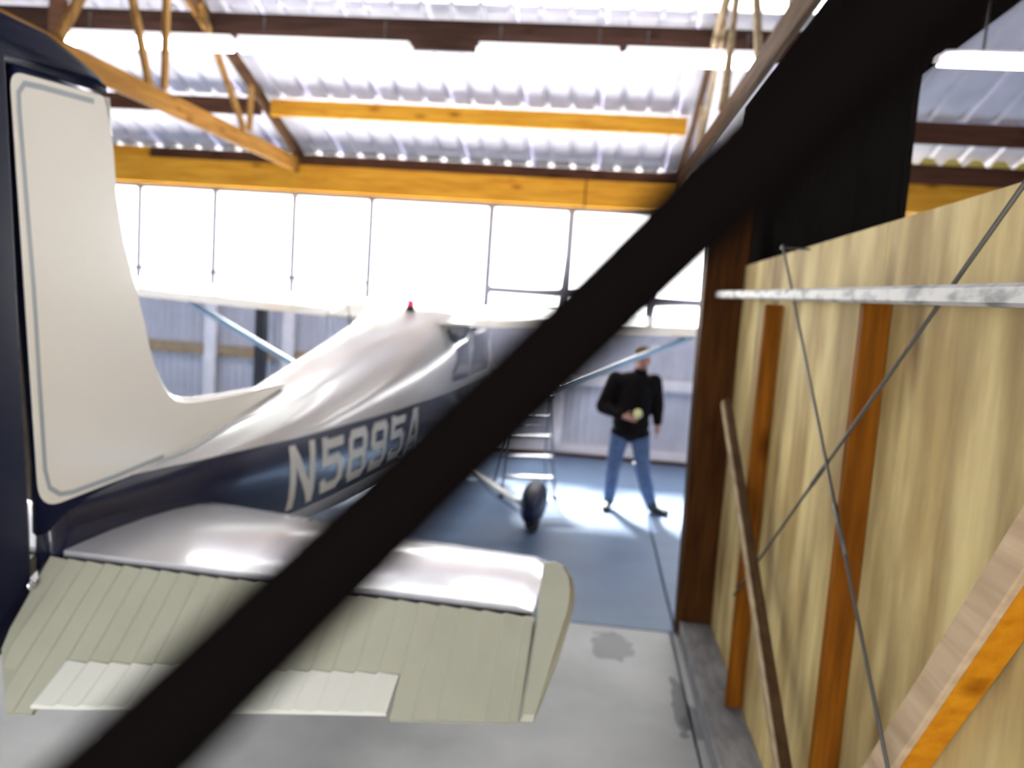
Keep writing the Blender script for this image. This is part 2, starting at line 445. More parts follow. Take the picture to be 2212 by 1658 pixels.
roof_sheets(-12.1, 2.4, 8.22, 7.5, zr, M_sky, 'skylight_sheet')
roof_sheets(-12.1, 2.4, 7.5, RIDGE, zr, M_roof, 'roof_sheet')
def zr2(y): return zr(RIDGE) - SL * (RIDGE - y)
roof_sheets(-12.1, 8.0, -3.2, RIDGE, zr2, M_roof, 'roof_sheet')
def zr3(y): return 3.98 + SL * (8.95 - y)
roof_sheets(2.5, 8.0, 9.15, RIDGE, zr3, M_roof, 'roof_sheet')
roof_sheets(2.5, 8.0, 11.45, 9.15, lambda y: zr(y) - .2, M_roof, 'roof_sheet')
# side walls, unseen rear wall; its opening is added to light the tail
tag(box('wall_rear', 1.3, 8.1, -3.25, -3.15, -.02, 4.4, M_walls, bev=0), kind='structure')
tag(box('wall_rear_left', -12.1, -4.3, -3.25, -3.15, -.02, 4.4, M_walls, bev=0), kind='structure')
tag(box('wall_rear_header', -4.3, 1.3, -3.25, -3.15, 3.3, 4.4, M_walls, bev=0), kind='structure')
for nm, x in (('wall_left', -12.2), ('wall_far_right', 8.1)):
    tag(box(nm, x, x + .1, -3.2, 11.4, -.02, 6.4, M_walls, bev=0), kind='structure')
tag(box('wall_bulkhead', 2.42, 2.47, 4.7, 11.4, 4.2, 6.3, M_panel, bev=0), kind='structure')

def purlin(y, x0, x1, m, l, h=.20, zf=zr, dz=0):
    zt = zf(y) - .045 + dz
    tag(box('purlin', x0, x1, y - .04, y + .04, zt - h, zt, m), l, 'beam', 'roof purlins')
purlin(9.95, -4.33, .90, M_or_x, 'orange pine purlin between the two roof trusses, above the eave beam')
purlin(9.95, -12.0, -4.47, M_br_x, 'brown pine purlin left of the left truss, partly behind tail fin')
purlin(8.42, -12.0, 2.35, M_dk_x, 'dark purlin just above the row of tube lights under the skylight', h=.30)
purlin(7.1, -12.0, 2.35, M_dk_x, 'dark purlin along the upper edge of the skylight sheets')
# right bay
purlin(8.30, 2.5, 8.0, M_br_x, 'brown purlin in right bay above plywood partition', zf=zr3, h=.2, dz=.0)
tag(box('eave_beam', 2.5, 8.0, 8.86, 8.98, 3.36, 3.66, M_or_x), 'orange eave beam in the right bay above the plywood', 'beam', 'eave beams')
tag(box('eave_plate', 2.5, 8.0, 8.80, 8.90, 3.66, 3.85, M_br_x), 'brown plate on top of the right bay eave beam', 'beam')
bm = bmesh.new(); prof = []
x = 2.5
while x < 8.0:
    prof += [(x, 3.86), (x + .06, 3.93), (x + .14, 3.93), (x + .2, 3.86)]; x += .24
top = [bm.verts.new((px, 8.84, z)) for px, z in prof]; bot = [bm.verts.new((px, 8.84, 3.85)) for px, z in prof]
for i in range(len(top) - 1): bm.faces.new((bot[i], bot[i + 1], top[i + 1], top[i]))
r = bmesh.ops.extrude_face_region(bm, geom=bm.faces[:])
for v in r['geom']:
    if isinstance(v, bmesh.types.BMVert): v.co.y += .05
tag(link('closure_strip', bm_mesh(bm), M_yellow), 'yellow wavy foam closure strip under the right bay roof', 'strip')

# ------------------------------------------------------------------ trusses (members in a plane of constant x)
def truss(X, label, webs, near=.2, cm=None, wm=None):
    t = tag(empty('roof_truss', (X, 11.1, 3.85)), label, 'truss', 'roof trusses')
    def mem(name, y0, z0, y1, z1, ws, wu, m, dx=0.0):
        beam(name, (dx, y0 - 11.1, z0 - 3.85), (dx, y1 - 11.1, z1 - 3.85), ws, wu, m, t)
    mem('bottom_chord', 11.1, 3.87, near, 3.80, .05, .20, cm or M_or_y)
    mem('top_chord', 11.3, zr(11.3) - .13, RIDGE + .05, zr(RIDGE) - .13, .05, .17, M_br_y)
    mem('top_chord', RIDGE - .05, zr(RIDGE) - .13, -2.0, zr2(-2.0) - .13, .05, .17, M_br_y)
    for (y0, z0, y1, z1, dx) in webs: mem('web', y0, z0, y1, z1, .045, .085, wm or M_web, dx)
    return t
webs = [(9.42, 3.98, 9.42, 4.52, .03), (9.28, 3.96, 8.15, 4.98, .03), (7.52, 3.96, 7.52, 5.2, .03), (7.36, 3.94, 6.7, 5.45, -.03),
        (8.62, 4.76, 7.6, 5.14, -.03), (6.0, 3.94, 6.9, 5.38, .03), (5.0, 3.94, 5.4, 5.8, .03), (4.2, 3.9, 4.55, 6.1, -.03)]
truss(-4.40, 'timber roof truss over the tail fin, left of the windows', webs)
truss(.98, 'timber roof truss at right, seen edge-on beside the black strap', webs, cm=M_br_y, wm=M_lath)
hg = tag(beam('hanger_timber', (-6.02, 8.25, 4.55), (-6.02, 8.25, 5.04), .16, .10, M_br_x), 'short dark hanger timber above the left end of the tube lights', 'timber')

# ------------------------------------------------------------------ tube lights
def fluor(x0, x1, y, z, label, drop, rt=.04):
    t = tag(empty('tube_light', ((x0 + x1) / 2, y, z)), label, 'light', 'fluorescent tube lights')
    h = (x1 - x0) / 2
    box('housing', -h + .01, h - .01, -.05, .05, rt + .005, rt + .06 * rt / .04, M_house, t)
    for s in (-1, 1):
        box('end_cap', s * h - .02, s * h + .02, -.03, .03, -.03 * rt / .04, .06 * rt / .04, M_house, t)
        tube('hanger', [(s * h * .7, 0, rt + .05 * rt / .04), (s * h * .7, 0, drop)], .008, M_dsteel, t, 6)
    for dy in (-.045, .045):
        tube('tube', [(-h + .02, dy, -.01), (h - .02, dy, -.01)], rt, M_tube, t, 10)
zl = 4.60
fluor(-5.92, -4.03, 8.22, zl, 'leftmost glowing tube light, behind the truss webs', .30)
fluor(-3.97, -2.12, 8.22, zl, 'glowing tube light second from left, right of the truss webs', .30)
fluor(-1.41, .02, 8.22, zl + .02, 'glowing tube light right of the gap in the row', .28)
fluor(.08, 1.47, 8.22, zl + .03, 'glowing tube light partly behind the right truss', .27)
fluor(1.86, 3.5, 5.0, 3.70, 'glowing tube light at far right above the plywood partition', 1.4, .018)

# ------------------------------------------------------------------ plywood partition
part = tag(empty('wall_right', (.9, 0, 0)), kind='structure')
ys = [5.10, 3.88, 2.66, 1.44, .22, -1.0]
for a, b in zip(ys[:-1], ys[1:]):
    box('plywood_sheet', 0, .015, b + .003, a - .003, .10, 2.445, M_ply, part, bev=.002)
for y in (3.99, 2.56, .1): box('stud', -.085, -.001, y - .022, y + .022, .125, 2.19, M_stud, part)
beam('corner_post', (-.075, 5.22, 0), (-.115, 5.22, 2.85), .265, .22, M_post, part, bev=.008)
box('sill_plank', -.20, -.001, 1.6, 5.09, .0, .12, M_sill, part, bev=.006)
box('sill_plank', -.20, -.001, -1.0, 1.59, .0, .115, M_sill, part, bev=.006)
rail = tag(beam('wall_rail', (.758, 5.62, 2.265), (.758, .3, 2.155), .05, .045, M_rail, bev=.008), 'weathered white rail running level along the plywood partition', 'rail')
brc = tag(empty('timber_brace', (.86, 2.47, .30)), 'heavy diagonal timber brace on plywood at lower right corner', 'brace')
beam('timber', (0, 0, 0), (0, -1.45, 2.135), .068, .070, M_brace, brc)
beam('lit_face', (-.045, .007, .003), (-.045, -1.443, 2.138), .020, .092, M_brace_lit, brc)  # light on the brace's left side put into this face's colour
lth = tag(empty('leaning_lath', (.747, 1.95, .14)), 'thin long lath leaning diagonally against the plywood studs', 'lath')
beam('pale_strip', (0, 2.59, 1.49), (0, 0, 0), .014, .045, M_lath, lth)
beam('shade_strip', (.026, 2.59, 1.505), (.026, 0, .015), .036, .045, M_lath_shade, lth)  # dark strip stands for the lath's shaded side
for nm, a, b, l in (('a', (.782, 3.59, 2.44), (.782, 1.215, .508), 'bracing wire falling towards the camera, front one of the crossed pair'),
                    ('b', (.797, 1.587, 2.44), (.797, 3.95, .725), 'bracing wire rising towards upper right, rear one of the crossed pair')):
    wt = tag(empty('bracing_wire', a), l, 'wire', 'crossed bracing wires')
    A = Vector(a); B = Vector(b)
    tube('rod', [(0, 0, 0), B - A], .0055, M_wire, wt, 8)
    for e in (Vector((0, 0, -.01)),): box('bracket', -.006, .898 - a[0], e.y - .012, e.y + .012, e.z - .003, e.z + .003, M_dsteel, wt, bev=0)
    tube('turnbuckle', [(B - A) * .46, (B - A) * .52], .008, M_wire, wt, 8)
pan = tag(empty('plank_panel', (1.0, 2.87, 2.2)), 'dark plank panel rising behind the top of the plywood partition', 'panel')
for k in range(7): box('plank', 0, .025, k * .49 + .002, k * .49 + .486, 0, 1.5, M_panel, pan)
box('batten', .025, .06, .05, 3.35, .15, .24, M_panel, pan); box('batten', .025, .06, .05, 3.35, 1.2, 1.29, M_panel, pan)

# ------------------------------------------------------------------ the aeroplane (local x right, y forward from the rudder hinge, z up)
plane = tag(empty('airplane', (-1.80, 2.45, 0), math.radians(-2.1)), 'cream and navy high-wing light airplane seen from behind', 'airplane')
S_ = [-.02, .3, .6, 1.0, 1.4, 1.8, 2.3, 2.8, 3.3, 3.9, 4.4, 5.0, 5.6, 5.95, 6.3, 6.9, 7.3, 7.5, 7.6]
HW = [.035, .085, .13, .20, .265, .315, .365, .41, .455, .50, .52, .53, .53, .53, .52, .49, .43, .36, .27]
ZT = [1.31, 1.335, 1.365, 1.42, 1.48, 1.55, 1.64, 1.73, 1.825, 1.93, 2.02, 2.04, 2.02, 1.78, 1.48, 1.42, 1.36, 1.30, 1.22]
ZB = [1.03, .985, .94, .875, .815, .77, .735, .715, .70, .695, .69, .685, .68, .68, .68, .70, .76, .84, .92]
NE = [2.0, 2.2, 2.4, 2.6, 2.8, 2.8, 2.8, 2.8, 2.8, 3.2, 4.6, 5.0, 4.6, 3.4, 3.0, 2.6, 2.3, 2.2, 2.1]
def fp(s):
    return tuple(float(np.interp(s, S_, a)) for a in (HW, ZT, ZB, NE))
def side_t(s, z):
    hw, zt, zb, n = fp(s); zc = (zt + zb) / 2; hh = (zt - zb) / 2
    k = min(1, abs((z - zc) / hh)); return hw * (1 - k ** n) ** (1 / n)
rings = []
ss = sorted(set([round(x, 3) for x in np.linspace(-.02, 7.6, 78)]))
for s in ss:
    hw, zt, zb, n = fp(s); zc = (zt + zb) / 2; hh = (zt - zb) / 2; ring = []
    for k in range(40):
        a = 2 * math.pi * k / 40; c, d = math.cos(a), math.sin(a)
        ring.append((hw * math.copysign(abs(c) ** (2 / n), c), s, zc + hh * math.copysign(abs(d) ** (2 / n), d)))
    rings.append(ring)
fus = link('fuselage', loft_mesh(rings), M_fus, plane, smooth=True)

# registration letters as raised film following the side
GL = {  # strokes on a 0..1 x 0..1 grid: polylines, stroke width .24 of width
 'N': [[(.14, 0), (.14, 1)], [(.14, 1), (.86, 0)], [(.86, 0), (.86, 1)]],
 '5': [[(.9, .9), (.14, .9)], [(.14, .98), (.14, .56)], [(.14, .58), (.70, .60), (.86, .48), (.86, .2), (.7, .09), (.14, .09), (.10, .2)]],
 '8': [[(.2, .93), (.8, .93), (.87, .82), (.87, .62), (.78, .52), (.22, .52), (.13, .62), (.13, .82), (.2, .93)],
       [(.22, .52), (.13, .42), (.13, .16), (.22, .07), (.78, .07), (.87, .16), (.87, .42), (.78, .52)]],
 '9': [[(.86, .5), (.22, .5), (.13, .6), (.13, .84), (.22, .93), (.78, .93), (.87, .84), (.87, .16), (.78, .07), (.14, .07), (.12, .2)]],
 'A': [[(.1, 0), (.44, 1)], [(.56, 1), (.9, 0)], [(.25, .3), (.75, .3)], [(.4, .96), (.6, .96)]],
}
def letter(ch, s0, wd, z0, ht):
    bm = bmesh.new(); th = .055
    def pt(x, z): return Vector((side_t(x, z) + .0035, x, z))
    for pl in GL[ch]:
        P_ = [Vector((s0 + u * wd, z0 + v * ht)) for u, v in pl]
        for a, b in zip(P_[:-1], P_[1:]):
            d = (b - a).normalized(); n = Vector((-d.y, d.x)) * th / 2; e = d * (th * .30)
            if ch == 'N' and abs(d.x) > .3: e = d * 0
            q0, q1 = a - e, b + e; N = 5; prev = None
            for k in range(N + 1):
                c = q0.lerp(q1, k / N)
                cur = (bm.verts.new(pt(*(c + n))), bm.verts.new(pt(*(c - n))))
                if prev: bm.faces.new((prev[0], prev[1], cur[1], cur[0]))
                prev = cur
    for f in bm.faces:
        f.normal_update()
        if f.normal.x < 0: f.normal_flip()
    r_ = bmesh.ops.extrude_face_region(bm, geom=bm.faces[:])
    for v in r_['geom']:
        if isinstance(v, bmesh.types.BMVert): v.co.x -= .002
    me = bpy.data.meshes.new('letter'); bm.to_mesh(me); bm.free()
    o = link('registration_letter', me, M_letter, fus)
    o['label'] = 'white registration character %s' % ch
    return o
for i, ch in enumerate('N5895A'): letter(ch, 1.365 + i * .325, .265, .985, .305)

# windows of the cabin: tinted panes a few millimetres proud of the side
def side_patch(name, s0, s1, z0, z1, side, m, parent, rc=.06, off=.005):
    pts = []
    for (cx, cz, a0) in ((s1 - rc, z1 - rc, 0), (s0 + rc, z1 - rc, 90), (s0 + rc, z0 + rc, 180), (s1 - rc, z0 + rc, 270)):
        for k in range(5):
            a = math.radians(a0 + k * 22.5); pts.append((cx + rc * math.cos(a), cz + rc * math.sin(a)))
    bm = bmesh.new()
    c = ((s0 + s1) / 2, (z0 + z1) / 2)
    P3 = lambda u, v: (side * (side_t(u, v) + off), u, v)
    lev = []
    for q in (1.0, .8, .55, .3):
        lev.append([bm.verts.new(P3(c[0] + (p[0] - c[0]) * q, c[1] + (p[1] - c[1]) * q)) for p in pts])
    cv = bm.verts.new(P3(*c)); n = len(pts)
    for a, b in zip(lev[:-1], lev[1:]):
        for i in range(n): bm.faces.new((a[i], a[(i + 1) % n], b[(i + 1) % n], b[i]))
    for i in range(n): bm.faces.new((lev[-1][i], lev[-1][(i + 1) % n], cv))
    return link(name, bm_mesh(bm), m, parent, smooth=True)
for sd in (1, -1):
    side_patch('side_window', 4.02, 4.62, 1.42, 1.86, sd, M_glassdark, fus)
    side_patch('side_window', 4.72, 5.62, 1.42, 1.86, sd, M_glassdark, fus)
# windshield over the sloping front of the cabin
wr = []
for s in np.linspace(5.66, 6.26, 9):
    hw, zt, zb, n = fp(s); zc = (zt + zb) / 2; hh = (zt - zb) / 2; row = []
    for k in range(13):
        a = math.radians(38 + k * 104 / 12); c, d = math.cos(a), math.sin(a)
        row.append(((hw + .006) * math.copysign(abs(c) ** (2 / n), c), s, zc + (hh + .006) * abs(d) ** (2 / n)))
    wr.append(row)
link('windshield', loft_mesh(wr, closed=False), M_glassdark, fus, smooth=True)
# spinner, propeller and exhaust
sp_ = [[(r_ * math.cos(2 * math.pi * k / 16), 7.6 + y_, 1.07 + r_ * math.sin(2 * math.pi * k / 16)) for k in range(16)] for y_, r_ in ((-.02, .15), (.08, .14), (.18, .09), (.25, .02))]
spn = link('spinner', loft_mesh(sp_), M_chrome, plane, smooth=True)
for sd in (1, -1):
    rg = []
    for q in np.linspace(.10, .93, 9):
        ch = .11 * math.sin(math.pi * min(1, .25 + q * .7)) + .02; tw = math.radians(60 - 45 * q)
        rg.append([(sd * q, 7.68 + math.sin(tw) * u * ch + v * math.cos(tw), 1.07 + math.cos(tw) * u * ch - v * math.sin(tw)) for u, v in ((-.5, 0), (0, .012), (.5, 0), (0, -.008))])
    link('propeller_blade', loft_mesh(rg), M_dsteel, spn, smooth=True)

# --- fin, rudder
def thick_plate(outline, th_fun, m, name, parent, edge=.006):
    """outline in (s,z); thickness by position (rounded aerofoil-like body)"""
    bm = bmesh.new()
    from mathutils.geometry import tessellate_polygon
    cs = sum(p[0] for p in outline) / len(outline); cz = sum(p[1] for p in outline) / len(outline)
    R, L, E = [], [], []
    for p in outline:
        E.append(bm.verts.new((0, p[0], p[1])))
    n = len(outline)
    def inset(d):
        out = []
        for i in range(n):
            a, b, c = Vector(outline[i - 1]), Vector(outline[i]), Vector(outline[(i + 1) % n])
            d1 = (b - a).normalized(); d2 = (c - b).normalized()
            nn = Vector((-d1.y, d1.x)) + Vector((-d2.y, d2.x))
            nn = nn.normalized() if nn.length > 1e-6 else Vector((-d1.y, d1.x))
            out.append(b + nn * d)
        return out
    area = sum(outline[i - 1][0] * outline[i][1] - outline[i][0] * outline[i - 1][1] for i in range(n))
    sg = 1 if area > 0 else -1
    i1 = inset(sg * .012); i2 = inset(sg * .035)
    for sd, LST in ((1, R), (-1, L)):
        a = [bm.verts.new((sd * th_fun(*p) * .72, p[0], p[1])) for p in i1]
        b = [bm.verts.new((sd * th_fun(*p), p[0], p[1])) for p in i2]
        for i in range(n):
            j = (i + 1) % n
            bm.faces.new((E[i], E[j], a[j], a[i])); bm.faces.new((a[i], a[j], b[j], b[i]))
        tri = tessellate_polygon([[Vector((p[0], p[1], 0)) for p in i2]])
        for t in tri:
            try: bm.faces.new([b[k] for k in t])
            except ValueError: pass
    return link(name, bm_mesh(bm), m, parent, smooth=True)
LEc = [(.235, 2.725), (.258, 2.55), (.282, 2.396), (.330, 2.234), (.392, 2.10), (.462, 1.94), (.512, 1.813), (.545, 1.745), (.596, 1.675), (.645, 1.625), (.71, 1.59),
       (.78, 1.574), (.87, 1.567), (1.11, 1.562), (1.40, 1.562), (1.79, 1.570)]
fin_out = [(-.215, 2.72)] + LEc + [(1.75, 1.50), (1.4, 1.44), (1.0, 1.36), (.6, 1.28), (.2, 1.24), (-.06, 1.22), (-.07, 1.46)]
fin_out = fin_out[::-1]
def fin_t(s, z): return .030
fin = thick_plate(fin_out, fin_t, M_navy, 'fin', plane)
# cream panel painted on each side of the fin, with its pinstripe
def rounded(pts, rads, k=6):
    out = []
    n = len(pts)
    for i in range(n):
        a, b, c = Vector(pts[i - 1]), Vector(pts[i]), Vector(pts[(i + 1) % n]); rr_ = rads[i]
        if rr_ <= 0: out.append(tuple(b)); continue
        p0 = b + (a - b).normalized() * rr_; p1 = b + (c - b).normalized() * rr_
        for q in range(k + 1):
            t = q / k; out.append(tuple((1 - t) ** 2 * p0 + 2 * t * (1 - t) * b + t * t * p1))
    return out
core = [(-.085, 1.318), (-.222, 2.685), (.205, 2.722)] + LEc[1:] + [(1.76, 1.553), (1.4, 1.483), (1.0, 1.412), (.60, 1.345)]
rad = [.10, .05, .02] + [0] * (len(LEc) - 1) + [0, 0, 0, .05]
panel_out = rounded(core, rad)
def flat_film(outline, x, th, m, name, parent):
    from mathutils.geometry import tessellate_polygon
    bm = bmesh.new()
    a = [bm.verts.new((x, p[0], p[1])) for p in outline]; b = [bm.verts.new((x + th, p[0], p[1])) for p in outline]
    n = len(a)
    for t in tessellate_polygon([[Vector((p[0], p[1], 0)) for p in outline]]):
        bm.faces.new([a[k] for k in t]); bm.faces.new([b[k] for k in t])
    for i in range(n): bm.faces.new((a[i], b[i], b[(i + 1) % n], a[(i + 1) % n]))
    return link(name, bm_mesh(bm), m, parent)
for sd in (1, -1):
    flat_film(panel_out, sd * .0295, sd * .002, M_fin, 'fin_panel', fin)
    # pinstripe along the aft and lower edges
    pl = [(.62, 1.372), (.30, 1.352), (.07, 1.345), (.01, 1.352), (-.04, 1.385), (-.062, 1.45), (-.12, 2.05), (-.185, 2.58), (-.188, 2.63), (-.165, 2.662), (-.10, 2.670), (.15, 2.690)]
    bm = bmesh.new(); prev = None
    for i, p in enumerate(pl):
        a = Vector(pl[max(i - 1, 0)]); c = Vector(pl[min(i + 1, len(pl) - 1)]); d = (c - a).normalized(); n_ = Vector((-d.y, d.x)) * .009
        b = Vector(p); cur = (bm.verts.new((sd * .0322, *(b + n_))), bm.verts.new((sd * .0322, *(b - n_))))
        if prev: bm.faces.new((prev[0], prev[1], cur[1], cur[0]))
        prev = cur
    link('pinstripe', bm_mesh(bm), M_pin, fin)
# leading edge strip: rounded bright nose of the fin
tube('leading_edge', [(0, s_, z_) for s_, z_ in LEc], [.026] * (len(LEc) - 4) + [.024, .02, .016, .01], M_cream, fin, 10)
rud_out = [(-.10, .88), (-.11, 1.25), (-.225, 2.70), (.15, 2.735), (.235, 2.735), (.225, 2.765), (.19, 2.79), (.08, 2.82), (-.06, 2.85), (-.25, 2.85), (-.46, 2.80), (-.56, 2.60), (-.60, 2.2), (-.57, 1.5), (-.50, .98), (-.42, .88)]
rud = thick_plate(rud_out, lambda s, z: .036 if s > -.3 else .02, M_navy, 'rudder', plane)
tl_ = link('tail_light', ellipsoid_mesh((.045, -.135, 1.085), (.014, .022, .018), 12), M_chrome, rud, smooth=True)
# panel joint strip between fin fillet and fuselage
tube('fairing_strip', [(side_t(s_, z_) + .001, s_, z_) for s_, z_ in ((.55, 1.352), (.8, 1.382), (1.1, 1.43), (1.4, 1.473))] + [(.055, 1.72, 1.538)], .006, M_pin, fus, 6)

# --- tailplane: stabilizer halves, elevators with beads, trim tab
ZS = 1.125; DR = math.radians(36)
def stab_half(sd):
    rg = []
    for t, le in ((.0, .86), (.25, .84), (.53, .79), (.8, .73), (1.08, .67), (1.4, .625), (1.62, .60), (1.665, .57), (1.675, .50)):
        c = le - .02; ring = []
        th = .05 if t < 1.66 else .03
        prof = [(0, .55), (.1, .72), (.25, .9), (.45, 1.0), (.65, .92), (.82, .68), (.93, .42), (.985, .18), (1, 0)]
        for u, v in prof: ring.append((sd * t, .02 + u * c, ZS + th * v))
        for u, v in prof[-2::-1]: ring.append((sd * t, .02 + u * c, ZS - th * v))
        rg.append(ring)
    o = link('stabilizer', loft_mesh(rg), M_stab, plane, smooth=True); smooth_by_angle(o, 50); return o
def elev_pt(t, c, h, piv=0.0, up=0.0):
    """point on a drooped elevator: t spanwise, c chord length aft of the hinge, h height off its mid plane; beyond piv the tab is turned up"""
    y, z, a = 0.0, ZS, DR
    if up and c >= piv:
        y -= piv * math.cos(a); z -= piv * math.sin(a); c -= piv; a -= up
    return Vector((t, y - c * math.cos(a) - h * math.sin(a), z - c * math.sin(a) + h * math.cos(a)))
def te(t): return (.445 - .103 * t) / math.cos(DR)
PITCHB = .068
def bead(t):
    f = ((t - .03) / PITCHB) % 1.0
    return .010 * (1 - f / .82) if f < .82 else .010 * ((f - .82) / .18)
def corrugated(t0f, t1, c0f, c1f, nt, nc, sd, m, name, parent, pivf=None, up=0.0):
    bm = bmesh.new(); top = []; bot = []; T0 = t0f(0)
    for i in range(nc + 1):
        v = i / nc; a_, b_ = [], []
        ta = t0f(v)
        for k in range(nt + 1):
            t = max(ta, T0 + (t1 - T0) * k / nt)
            c = c0f(t) + (c1f(t) - c0f(t)) * v
            thick = .024 * (1 - .85 * c / te(t)) + .002
            piv = pivf(t) if pivf else 0.0
            for lst, h in ((a_, thick + bead(t)), (b_, -thick)):
                p = elev_pt(t, c, h, piv, up); p.x *= sd
                lst.append(bm.verts.new(p))
        top.append(a_); bot.append(b_)
    for i in range(nc):
        for k in range(nt):
            bm.faces.new((top[i][k], top[i][k + 1], top[i + 1][k + 1], top[i + 1][k]))
            bm.faces.new((bot[i][k], bot[i + 1][k], bot[i + 1][k + 1], bot[i][k + 1]))
    for k in range(nt):
        bm.faces.new((top[0][k], bot[0][k], bot[0][k + 1], top[0][k + 1])); bm.faces.new((top[nc][k], top[nc][k + 1], bot[nc][k + 1], bot[nc][k]))
    for i in range(nc):
        bm.faces.new((top[i][0], top[i + 1][0], bot[i + 1][0], bot[i][0])); bm.faces.new((top[i][nt], bot[i][nt], bot[i + 1][nt], top[i + 1][nt]))
    bmesh.ops.remove_doubles(bm, verts=bm.verts, dist=1e-5)
    return link(name, bm_mesh(bm), m, parent)
def tabhinge(t): return (.310 - .082 * t) / math.cos(DR)
TA, TB = .29, 1.315
for sd in (1, -1):
    stab_half(sd)
    has_tab = sd == 1
    c1 = (lambda t: tabhinge(t) - .004 if TA - .004 < t < TB + .004 else te(t)) if has_tab else te
    el = corrugated(lambda v: .03 + .05 * v + .13 * max(0, (v - .6) / .4), 1.682, lambda t: .012, c1, 320, 8, sd, M_matte_cream, 'elevator', plane)
    if has_tab:
        corrugated(lambda v: TA, TB - .003, lambda t: tabhinge(t) + .003, te, 196, 4, sd, M_tab_lit, 'trim_tab', el, tabhinge, math.radians(13))
    hp = [(1.685, .331), (1.685, -.215), (1.72, -.225), (1.755, -.21), (1.785, -.17), (1.800, -.11), (1.800, -.05), (1.775, .12), (1.724, .327)]
    bm = bmesh.new(); A_, B_, C_, D_ = [], [], [], []
    cx_, cc_ = 1.735, .06
    for (t, c) in hp:
        th = .026 if c < .1 else .010
        ti, ci = t + (cx_ - t) * .25, c + (cc_ - c) * .07
        for lst, tt, ccx, h in ((A_, t, c, .002), (B_, ti, ci, th), (C_, t, c, -.002), (D_, ti, ci, -th)):
            p = elev_pt(tt, ccx, h); p.x *= sd; lst.append(bm.verts.new(p))
    n = len(hp)
    for i in range(n):
        j = (i + 1) % n
        bm.faces.new((A_[i], A_[j], B_[j], B_[i])); bm.faces.new((C_[i], D_[i], D_[j], C_[j])); bm.faces.new((A_[i], C_[i], C_[j], A_[j]))
    bm.faces.new(B_); bm.faces.new(D_[::-1])
    link('horn_balance', bm_mesh(bm), M_matte_cream, el)
    # hinge gap seal between stabilizer and elevator
    tube('hinge_rod', [(sd * .05, .006, ZS), (sd * 1.67, .006, ZS)], .012, M_dsteel, el, 8)

# --- wing
AF = [(0, 0), (.012, .028), (.05, .055), (.12, .078), (.25, .092), (.40, .088), (.6, .066), (.8, .036), (.93, .014), (1, .002)]
AB = [(.93, -.004), (.8, -.012), (.6, -.022), (.4, -.030), (.2, -.034), (.08, -.028), (.02, -.015)]
def wing_sec(t, chord, y_le, z, cut=1.0):
    ring = []
    for u, v in AF + AB:
        u2_ = min(u, cut)
        ring.append((t, y_le - u2_ * chord, z + v * chord))
    return ring
LE_Y, CH = 5.62, 1.63
def wz(t): return 1.885 + abs(t) * math.tan(math.radians(1.7))
for sd in (1, -1):
    rg = []
    for t, k in ((0.0 if sd > 0 else -.0, 1), (.8, 1), (2.6, 1), (3.6, .93), (4.6, .82), (5.2, .75), (5.38, .62), (5.46, .38)):
        ch = CH * k
        rg.append([(sd * p[0], p[1], p[2]) for p in wing_sec(t, ch, LE_Y - .25 * (CH - ch), wz(t) + (0 if k > .7 else .03))])
    wg = link('wing', loft_mesh(rg), M_cream, plane, smooth=True)
    # flap and aileron: hinged rear strips standing slightly proud, with their gap
    for nm, t0, t1 in (('flap', .62, 2.55), ('aileron', 2.58, 5.0)):
        r_ = []
        for t in np.linspace(t0, t1, 6):
            k = float(np.interp(t, (0, 2.6, 3.6, 4.6, 5.2), (1, 1, .93, .82, .75))); ch = CH * k; le = LE_Y - .25 * (CH - ch)
            y0 = le - .74 * ch; y1 = le - 1.012 * ch; z = wz(t)
            r_.append([(sd * t, y0, z + .053 * ch), (sd * t, y0 - .02, z + .056 * ch), (sd * t, (y0 + y1) / 2, z + .031 * ch), (sd * t, y1, z - .001), (sd * t, y1, z - .008), (sd * t, (y0 + y1) / 2, z - .018), (sd * t, y0, z - .022)])
        ob = link(nm, loft_mesh(r_), M_cream, wg); smooth_by_angle(ob, 40)
        # dark gap line ahead of the hinge
        k0 = CH
        tube('hinge_line', [(sd * (t0 + .01), LE_Y - .735 * CH, wz(t0) + .049 * CH), (sd * min(t1, 2.55), LE_Y - .735 * CH, wz(min(t1, 2.55)) + .049 * CH)] if nm == 'flap' else
             [(sd * t, LE_Y - .25 * (CH - CH * kk) - .735 * CH * kk, wz(t) + .049 * CH * kk) for t, kk in ((2.6, 1), (3.6, .93), (4.6, .82), (5.0, .775))], .005, M_pin, ob, 6)
    # strut: streamlined tube from the lower fuselage to the wing
    a = Vector((sd * .50, 5.0, .98)); b = Vector((sd * 2.50, 5.05, wz(2.5) - .04)); r_ = []
    for q in (0, .03, .5, .97, 1):
        p = a.lerp(b, q); k = .75 if q in (0, 1) else 1
        r_.append([(p.x - sd * .38 * math.sin(th) * .028 * k, p.y + math.cos(th) * .065 * k, p.z + .9 * math.sin(th) * .028 * k) for th in [2 * math.pi * j / 14 for j in range(14)]])
    link('wing_strut', loft_mesh(r_), M_strut, plane, smooth=True)
